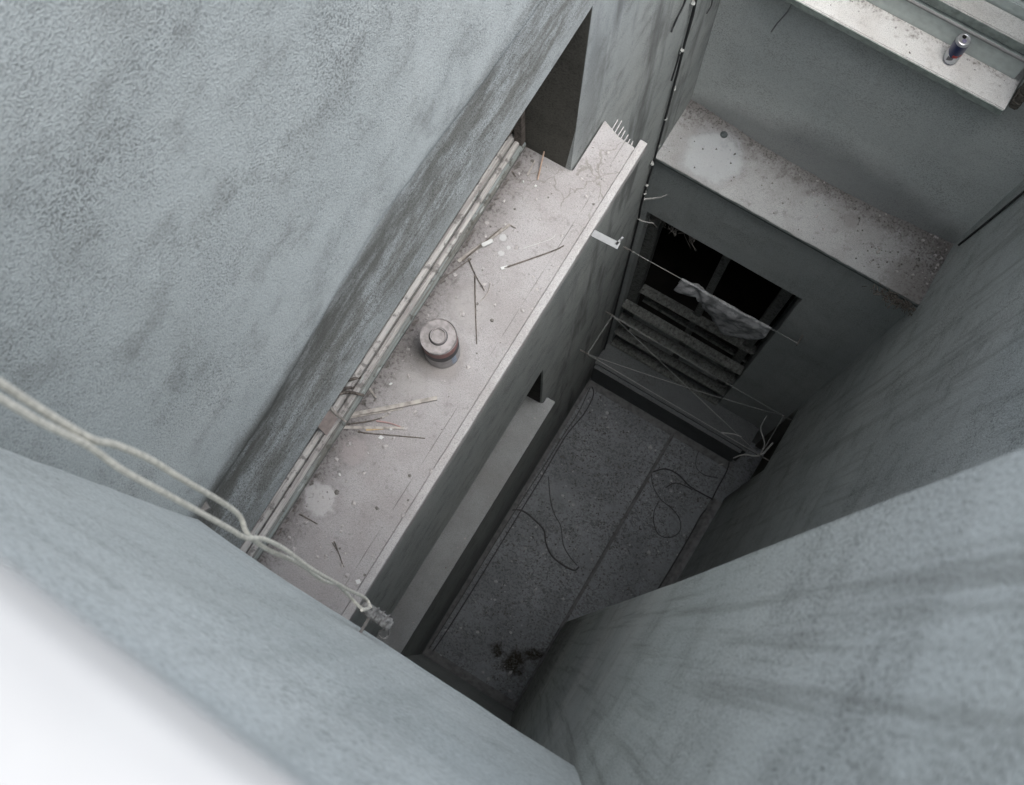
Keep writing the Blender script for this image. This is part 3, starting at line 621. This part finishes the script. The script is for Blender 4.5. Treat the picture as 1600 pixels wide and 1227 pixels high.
# ------------------------------------------------------------------ drink can
cb = onZ(1483.6, 93.5, -4.40); can = empty('drink_can', cb, 'slim blue and silver drink can standing on the upper window sill', 'can')
r, h = .0285, .166
MB().lathe([(r * .78, .001), (r * .86, .004), (r, .014), (r, h - .016), (r * .86, h - .004), (r * .84, h - .006)], cb).build('body', mCanSilver, can)
def patch(name, a0, a1, z0, z1, mat, rr, zf=None):
    mb = MB(); n = 14
    for k in range(n + 1):
        a = math.radians(a0 + (a1 - a0) * k / n); t = k / n; zb, zt = (zf(t) if zf else (z0, z1))
        for z in (zb, zt): mb.v.append(cb + Vector((rr * math.cos(a), rr * math.sin(a), z)))
    mb.f = [(2 * k, 2 * k + 2, 2 * k + 3, 2 * k + 1) for k in range(n)]; mb.smooth = True; return mb.build(name, mat, can)
patch('blue_field', -100, -10, 0, 0, mCanBlue, r + .0004, lambda t: (.060 + .012 * t, h - .015))
patch('blue_field', -180, -100, 0, 0, mCanBlue, r + .0004, lambda t: (.085 - .025 * t, h - .015))
patch('blue_field', -10, 180, 0, 0, mCanBlue, r + .0004, lambda t: (.072, h - .015))
patch('dark_field', -120, -75, 0, 0, plain('can_grey', (.16, .16, .18), .4, .3), r + .0006, lambda t: (.028 + .02 * t, .06 + .003 * t))  # dark grey diagonal on the silver lower part
patch('emblem', -92, -52, .066, .084, mCanRed, r + .0008); patch('emblem', -46, -22, .074, .09, mCanRed, r + .0008)
patch('foot_band', -180, 179, .012, .0155, mCanBlue, r + .0005)
lid = MB().lathe([(r * .86, h - .0005), (r * .90, h + .0015), (r * .84, h + .002), (r * .78, h - .003), (.001, h - .003)], cb, cap0=False).build('lid', mAlu, can)
ho = MB().lathe([(.001, h - .0026), (.0085, h - .0026), (.0085, h - .0022), (.001, h - .0022)], cb + Vector((-.004, .010, 0)), 20).build('mouth', mBlack, can)
tabm = MB().lathe([(.0055, h - .0016), (.0085, h - .0016), (.0085, h - .0004), (.0055, h - .0004)], cb + Vector((.004, -.006, 0)), 20)
tabm.build('tab', plain('tab_violet', (.35, .33, .5), .35, .6), can)

# ------------------------------------------------------------------ hooks, clotheslines, cloth
def hook(p, d, label, s=1., mat=None):
    p = Vector(p); d = Vector(d).normalized(); a = p - d * .02; e = p + d * .035 * s
    t = empty('hook', p, label, 'hook')
    MB().tube([a, p, e], .005 * s, 8).build('shank', mat or mRust, t)
    ring = [e + d * .012 * s + (d * math.cos(k * .55) + Vector((0, 0, 1)) * math.sin(k * .55)) * .012 * s for k in range(9)]
    MB().tube(ring, .003 * s, 6).build('eye', mat or mRust, t); return e + d * .012 * s
def line(a, b, r, label, sag=.0, mat=None, knots=True, group='clotheslines across the shaft'):
    a, b = Vector(a), Vector(b); pts = [a.lerp(b, i / 24) - Vector((0, 0, sag * 4 * (i / 24) * (1 - i / 24))) for i in range(25)]
    mb = MB().tube(pts, r, 6)
    if knots:
        for e, o in ((a, b), (b, a)):
            d = (o - e).normalized()
            for k in range(3):
                c = e + d * (.008 + k * .007); mb.tube([c + (Vector((0, 0, 1)) * math.cos(t) + d.cross(Vector((0, 0, 1))) * math.sin(t)) * .0055 + d * .002 * t / 6 for t in (j * .9 for j in range(8))], r * .9, 5)
    return tag(mb.build('clothesline', mat or mLine, loc=a), label, 'clothesline', group)
xl, xr_ = X0 + .004, XR - .004
hA = hook(onX(975, 386, xl), (1, 0, 0), 'eye hook on the left wall holding the left end of the cloth line')
pB = onY(1254, 524, Y_LOW - .003); hB = hook(pB, (0, -1, 0), 'eye hook on the end wall holding the right end of the cloth line', 1.3)
hC = hook(onX(948, 488, xl), (1, 0, 0), 'hook on the left wall where two lines fan out in a vee')
hD = hook(onX(907, 547, xl), (1, 0, 0), 'lowest of the clothesline hooks on the left wall', 1.2)
hE = hook(onX(1233, 655, xr_), (-1, 0, 0), 'clothesline hook on the right wall without rag ends')
hF = hook(onX(1198, 718, xr_), (-1, 0, 0), 'clothesline hook on the right wall with pale rag ends tied to it', 1.2)
LR = .0023
line(hA, hB, LR, 'clothesline carrying the dusty cloth')
line(hC, hE, LR, 'clothesline running to the right wall as the upper side of the vee', .02); line(hC, hF, LR, 'clothesline crossing steeply to the rag ends as the lower side of the vee', .01)
line(hD, hE, LR, 'slack clothesline rising from the lowest left hook to the upper right hook', .06); line(hD, hF, LR * 1.1, 'taut clothesline from the lowest left hook to the rag ends', .005)
line(hD + Vector((0, 0, -.02)), hF + Vector((0, .0, -.02)), LR, 'second strand hanging just below the taut lowest clothesline', .05, mCableGrey)
line(hC, hD, LR, 'short cord tied between the two lower left hooks'); line(hE, hF, LR, 'short cord tied between the two right wall hooks')
def rag(pts, lab, r=.007):
    mb = MB().tube(spline(pts, 6), r, 6, r * .5); tag(mb.build('rag_strip', mRag, loc=pts[0]), lab, 'rag')
q = hF
rag([q + Vector((.03, .12, .05)), q, q + Vector((-.10, -.05, -.02)), q + Vector((-.16, -.12, 0))], 'longest pale rag end crossing the hook on the right wall')
rag([q, q + Vector((-.02, .08, .06)), q + Vector((-.10, .16, .08)), q + Vector((-.11, .26, .10))], 'curling rag end standing up from the right wall hook', .006)
m1 = hD.lerp(hF, .80); rag([m1 + Vector((-.05, .0, .0)), m1 + Vector((.03, .03, .03)), m1 + Vector((.09, .05, .0))], 'small rag knotted on the clothesline before the right hook', .006)
tg = onX(1003, 312, xl); rag([tg, tg + Vector((.03, .02, .01)), tg + Vector((.08, .05, .03)), tg + Vector((.12, .09, .05))], 'frayed pale strip tied to the corner cable', .007)
tg = onX(996, 341, xl); rag([tg, tg + Vector((.04, .0, .0)), tg + Vector((.10, .02, .01))], 'short pale strip on the left wall above the cloth line', .006)
# cloth draped over the line
def cloth():
    mb = MB(); nu, nv = 90, 40; a = hA.lerp(hB, .30); b = hA.lerp(hB, .835)
    for i in range(nu + 1):
        u = i / nu; top = a.lerp(b, u)
        front = (.19 - .25 * u if u < .22 else .135 + .36 * min(1, (u - .22) / .38) ** .9) * (1 if u < .6 else 1 - .62 * ((u - .6) / .4) ** 1.6); front += .008 * mnoise.noise(Vector((u * 4, 0, 0)))
        bk = .16 * (1 - .6 * u) + .02
        for j in range(nv + 1):
            t = j / nv * (front + bk + .012); s = t - bk
            d = max(0, s) if s > .006 else max(0, -s)
            f = fbm(Vector((u * 8 + d * 9, d * 3, 4)), 2) * .03 * min(1, d / .06) + .012 * math.sin(u * 34 + d * 16 + 2 * mnoise.noise(Vector((u * 3, d * 6, 1)))) * min(1, d / .05)
            side = -1 if s > 0 else 1
            mb.v.append(top + Vector((-.10 * d * (1 - u) + .02 * d * mnoise.noise(Vector((u * 6, d * 4, 7))) , side * (.006 + .02 * min(1, d / .1)) + f * .3 + .022 * math.exp(-((u - .12 - d * .9) / .05) ** 2) * min(1, d / .05), .006 - d)))
    mb.f = [(i * (nv + 1) + j, i * (nv + 1) + j + 1, (i + 1) * (nv + 1) + j + 1, (i + 1) * (nv + 1) + j) for i in range(nu) for j in range(nv)]
    mb.smooth = True; o = mb.build('cloth', mCloth, loc=a, sharp=180)
    md = o.modifiers.new('thickness', 'SOLIDIFY'); md.thickness = .002
    return tag(o, 'crumpled grey dusty cloth hanging over the clothesline before the boarded opening', 'cloth')
cloth()
# ------------------------------------------------------------------ corner cable with clips, loose wires
top = onX(1086, 0, xl + .004); bot = onX(1003, 316, xl + .004)
cp = [Vector((xl + .008, top.y + .004, -.5)), Vector((xl + .008, top.y, top.z)), onX(1054, 130, xl + .008), onX(1024, 243, xl + .008), bot, Vector((xl + .008, bot.y + .01, -7.0)), Vector((xl + .008, bot.y, -9.9)), Vector((xl + .01, bot.y - .05, -10.36))]
cab = empty('cable', cp[1], 'long black cable clipped down the far left corner of the shaft', 'cable')
MB().tube(spline(cp, 8), .0058, 8).build('sheath', mCable, cab)
for u, v in ((1083, 6), (1066, 79), (1053, 140), (1040, 186), (1029, 228), (1019, 257), (1011, 290), (1008, 303)):
    p = onX(u, v, xl + .010); MB().lathe([(.006, -.005), (.0085, -.004), (.0085, .004), (.006, .005)], p, 12).box(p.x - .010, p.x + .001, p.y + .006, p.y + .015, p.z - .004, p.z + .004).build('clip', mClip, cab)
def wire(pts, r, label, mat=mCable, name='wire', n=6):
    P = [Vector(p) for p in pts]; return tag(MB().tube(spline(P, 7), r, n).build(name, mat, loc=P[0]), label, 'wire')
wire([onX(1080, -40, xl + .012), onX(1071, 0, xl + .012), onX(1058, 28, xl + .010), onX(1052, 42, xl + .008), onX(1049, 50, xl + .012)], .0042, 'loose wire end hanging beside the corner cable near the top')
wire([onX(1062, 84, xl + .012), onX(1056, 104, xl + .008), onX(1049, 126, xl + .008)], .004, 'short wire branching off the corner cable')
wire([onX(1090, -30, xl + .012), onX(1084, 20, xl + .012), onX(1063, 92, xl + .010)], .004, 'thin second wire running along the corner cable')
wire([onX(1114, -20, xl + .008), onX(1112, 6, xl + .008), onX(1104, 22, xl + .008)], .003, 'bent dark wire in the corner at the top edge')
wire([onY(1244, -8, 2.69), onY(1236, 8, 2.75), onY(1229, 20, 2.80), onY(1215, 36, 2.806), onY(1205, 50, 2.808)], .0032, 'thin frayed wire hanging from the left end of the upper sill', mLine)
wire([onX(1640, 268, xr_ - .004), onX(1600, 300, xr_ - .004), onX(1545, 345, xr_ - .003), onX(1498, 383, xr_ - .002)], .006, 'dark cable run down the far right corner', mCable, 'cable')
# steel bracket under the ledge end
br = MB(); a, b = onZ(926, 364, ZL - .03), onZ(967, 385, ZL - .03); br.beam(a, b, .026, .004); br.beam(b + Vector((-.004, .026, -.004)), b + Vector((-.004, .026, .02)), .010, .004, up=(1, 0, 0)); br.beam(b + Vector((-.012, .0, 0)), b + Vector((-.004, .036, 0)), .008, .004)
tag(br.build('bracket', mSteel, loc=a), 'pale bent metal bracket sticking out under the front lip of the ledge', 'bracket')

# ------------------------------------------------------------------ foreground cord and the iron it is tied to
def rp(u, v, d): q = ray(u, v); return q * (d / -q.z)
ZB = 2.22
s1 = [(0, 70), (100, 135), (180, 185), (270, 235), (330, 248), (430, 290), (520, 345), (640, 415), (690, 455), (712, 505), (770, 550), (860, 590), (930, 640), (970, 650), (1010, 690), (1045, 722), (1068, 712)]
s2 = [(0, 115), (120, 185), (250, 250), (350, 320), (450, 375), (570, 440), (660, 490), (705, 515), (760, 520), (820, 550), (880, 595), (920, 620), (965, 645), (1000, 665), (1050, 690), (1062, 715), (1040, 724)]
def strand(s, d0):
    P = []; tot = s[-3][0]
    for x, y in s:
        t = min(1, x / tot); dd = 1 / ((1 - t) / .74 + t / ZB); P.append(rp(x * .5435, 560 + y * .5435, dd))
    q0 = P[0]; dirn = (P[0] - P[1]).normalized(); P = [q0 + dirn * .35 + Vector((0, 0, d0)), q0 + dirn * .15 + Vector((0, 0, d0 * .3))] + P
    return P
S1, S2 = strand(s1, .02), strand(s2, -.0)
cordm = MB(); ang = 0
cordm.tube(spline(S1, 8), .0031, 10); cordm.tube(spline(S2, 8), .0030, 10)
tag(cordm.build('cord', mCord, loc=S1[0]), 'beige two strand cord twisted across the foreground and tied to an iron stub', 'cord')
ba, bb = rp(566, 946, ZB + .02), rp(612, 978, ZB + .02)
iron = empty('iron_stub', ba, 'rough iron stub wrapped in old wire, holding the twisted cord', 'iron stub')
MB().beam(ba, bb, .022, .02, up=(0, 0, 1)).build('bar', plain('crusted_iron', (.24, .24, .235), .9, 0, .75, 110), iron, bevel=.003)
MB().beam((ba + bb) / 2 + Vector((-.01, 0, -.002)), Vector(((ba + bb).x / 2 - .01, Y_N - .04, ba.z - .01)), .006, .006).build('shank', mRust, iron)
ww = MB(); ax_ = (bb - ba).normalized()
for k in range(3):
    c = bb - ax_ * (.008 + .012 * k); ww.tube([c + (Vector((0, 0, 1)) * math.cos(t) + ax_.cross(Vector((0, 0, 1))) * math.sin(t)) * (.0135 + .001 * math.sin(3 * t + k)) - ax_ * (.0012 * t) for t in (j * .5 for j in range(14))], .0016, 6)
lp_ = [bb + Vector((.0, -.0, -.02)), rp(596, 985, ZB + .04), rp(592, 992, ZB + .05), rp(600, 998, ZB + .05), rp(608, 992, ZB + .05), rp(607, 984, ZB + .04), rp(600, 985, ZB + .035)]
ww.tube(spline(lp_, 6), .002, 6); ww.build('wire_wrap', mWire, iron)
nb_ = MB(); p = rp(303, 800, 2.45); nb_.beam(p, p + Vector((.015, .028, .0)), .02, .012); tag(nb_.build('bracket', mRust, loc=p), 'tiny metal clip where the near wall meets the left wall', 'bracket')

# ------------------------------------------------------------------ floor things
zf = ZG + .006
a, b = onZ(1056, 671, zf), onZ(879, 977, zf); d = (b - a).normalized()
strip = MB().tube([a - d * .02, a.lerp(b, .3), a.lerp(b, .6), b + d * .95], .016, 8)
tag(strip.build('pipe', plain('felt_ridge', (.15, .155, .16), .9, 0, .3, 30), loc=a), 'straight dusty pipe running the length of the dark floor', 'pipe')
def fw(pts, r, lab, mat=mCable, h=.0):
    r *= .78; mat = {mCable: mFloorCable}.get(mat, mat); return wire([onZ(u, v, ZG + r + h + .004) for u, v in pts], r, lab, mat)
fw([(782, 822), (790, 803), (800, 797), (818, 799), (838, 815), (850, 829), (853, 848), (862, 868), (880, 883), (897, 891), (905, 886)], .010, 'thick dark cable curving over the floor to the middle', mCableGrey)
fw([(857, 745), (860, 780), (866, 803), (876, 822), (880, 850), (889, 868), (902, 884)], .006, 'thin wire running down to the end of the thick floor cable', mCableGrey)
fw([(1018, 738), (1040, 733), (1060, 742), (1078, 760), (1098, 772), (1117, 782)], .008, 'dark wire reaching from the floor to the right kerb', mCable)
fw([(1018, 738), (1020, 758), (1032, 780), (1052, 797), (1063, 815), (1061, 832), (1046, 840), (1030, 836), (1022, 820), (1022, 800), (1028, 786)], .005, 'wire lying in a big loop beside the pipe', mCable)
fw([(1040, 762), (1055, 755), (1072, 760), (1082, 766)], .006, 'short arched wire above the big wire loop', mCable)
fw([(1118, 681), (1098, 698), (1089, 712), (1088, 730), (1100, 742), (1122, 747)], .005, 'wire curled in the far right corner of the floor', mCableGrey)
fw([(1075, 686), (1092, 701), (1112, 707), (1135, 714)], .006, 'dark wire lying at the foot of the concrete step', mCable)
fw([(1122, 727), (1138, 722), (1153, 711)], .008, 'pale stick lying in the far right corner of the floor', mRag)
fw([(1130, 690), (1139, 715), (1136, 735), (1120, 765), (1112, 782)], .008, 'dark cable dropping along the right kerb end', mCable, .03)
fw([(1118, 786), (1098, 802), (1082, 830), (1066, 858), (1044, 895), (1020, 934)], .009, 'black cable laid along the right kerb', mCable, .002)
fw([(925, 603), (927, 618), (913, 646), (888, 676), (868, 708), (845, 748), (810, 805), (752, 900), (702, 980), (676, 1018)], .007, 'outer of two black cables along the left foot of the floor', mCable)
fw([(922, 606), (903, 646), (879, 682), (856, 719), (823, 770), (776, 844), (727, 924), (670, 1014)], .006, 'inner cable hugging the left wall foot', mCableGrey)
hook(onX(1119, 786, XR - .02), (-1, -.2, .1), 'low hook at floor level on the right wall')
MB().prism([(X0 - .01, ZG + .001), (X0 - .01, ZG + .05), (X0 + .035, ZG + .001)], 1, -.57, 2.2).build('fillet', mFelt, wl)
mFloorScrap = plain('floor_scrap', (.36, .37, .38), .9, 0, .45, 14)
for (u, v, s), lab in (((775, 909, .022), 'pale scrap on the floor beside the thick cable loop'), ((837, 921, .026), 'upright pale scrap on the floor near the middle'), ((720, 982, .02), 'pale curled scrap near the left foot of the floor'), ((698, 985, .024), 'pale broken shell like scrap at the left foot of the floor'),
                       ((797, 1052, .032), 'light scrap beside the brown stain'), ((880, 936, .022), 'grey scrap on the floor by the pipe'), ((1014, 864, .03), 'round pale flake right of the pipe'), ((895, 737, .014), 'tiny white scrap left of the pipe'), ((950, 668, .018), 'pale flake on the far part of the floor'), ((1016, 700, .03), 'large grey flake near the far end of the pipe'), ((984, 852, .012), 'tiny white chip between the pipe and the wire loop'), ((930, 778, .012), 'tiny white chip left of the middle of the pipe')):
    scrap(u, v, s, lab, ZG + .002, mFloorScrap, ht=.004)
lf = MB()
for i in range(3600):
    x, y = rnd.uniform(-.69, .74), rnd.uniform(-.52, 2.19)
    if fbm(Vector((x * 2.2, y * 2.2, 5))) + (y - .5) * .22 < rnd.uniform(-.5, .45): continue
    s = rnd.uniform(.004, .013); a = rnd.random() * 6.28; cx, sx = math.cos(a) * s, math.sin(a) * s; z = ZG + .003; k = rnd.uniform(.35, .7); t = rnd.uniform(.1, .8) * s
    lf.add([(x - cx, y - sx, z + t * rnd.random()), (x - sx * k, y + cx * k, z + t * rnd.random()), (x + cx, y + sx, z + t), (x + sx * k, y - cx * k, z + t * rnd.random())], [(0, 1, 2, 3)])
pf = MB()
for i in range(420):
    x, y = rnd.uniform(-.68, .72), rnd.uniform(-.52, 2.18)
    if fbm(Vector((x * 1.7, y * 1.7, 9))) < rnd.uniform(-.6, .5): continue
    k = rnd.uniform(.004, .011) * (1 if rnd.random() < .85 else 1.8); a = rnd.random() * 6.28; z = ZG + .003; n_ = rnd.randint(4, 6)
    o_ = [(x + k * rnd.uniform(.6, 1.2) * math.cos(a + 6.283 * t / n_), y + k * rnd.uniform(.5, 1.) * math.sin(a + 6.283 * t / n_)) for t in range(n_)]
    pf.prism(o_, 2, z, z + .003 + rnd.random() * .004)
tag(pf.build('paint_flakes', mFloorScrap, loc=(.1, .8, ZG)), 'pale flakes fallen from the walls, strewn over the shaft floor', 'paint flakes', kind='stuff')
tag(lf.build('leaf_litter', mLeaf, loc=(0, 0, ZG)), 'dark dead leaf litter scattered over the shaft floor', 'leaf litter', kind='stuff')
cw = MB()
for i in range(70):
    p = Vector((rnd.uniform(-.68, -.35), rnd.uniform(2.47, 2.6), -6.73)); cw.tube(spline([p, p + Vector((rnd.uniform(-.04, .04), rnd.uniform(-.03, .03), -rnd.uniform(.02, .08))), p + Vector((rnd.uniform(-.08, .08), rnd.uniform(-.05, .04), -rnd.uniform(.05, .2)))], 4), .0016, 4)
tag(cw.build('cobweb', mChipDark, loc=(-.5, 2.5, -6.73)), 'ragged dusty cobweb hanging in the upper left corner of the boarded opening', 'cobweb', kind='stuff')
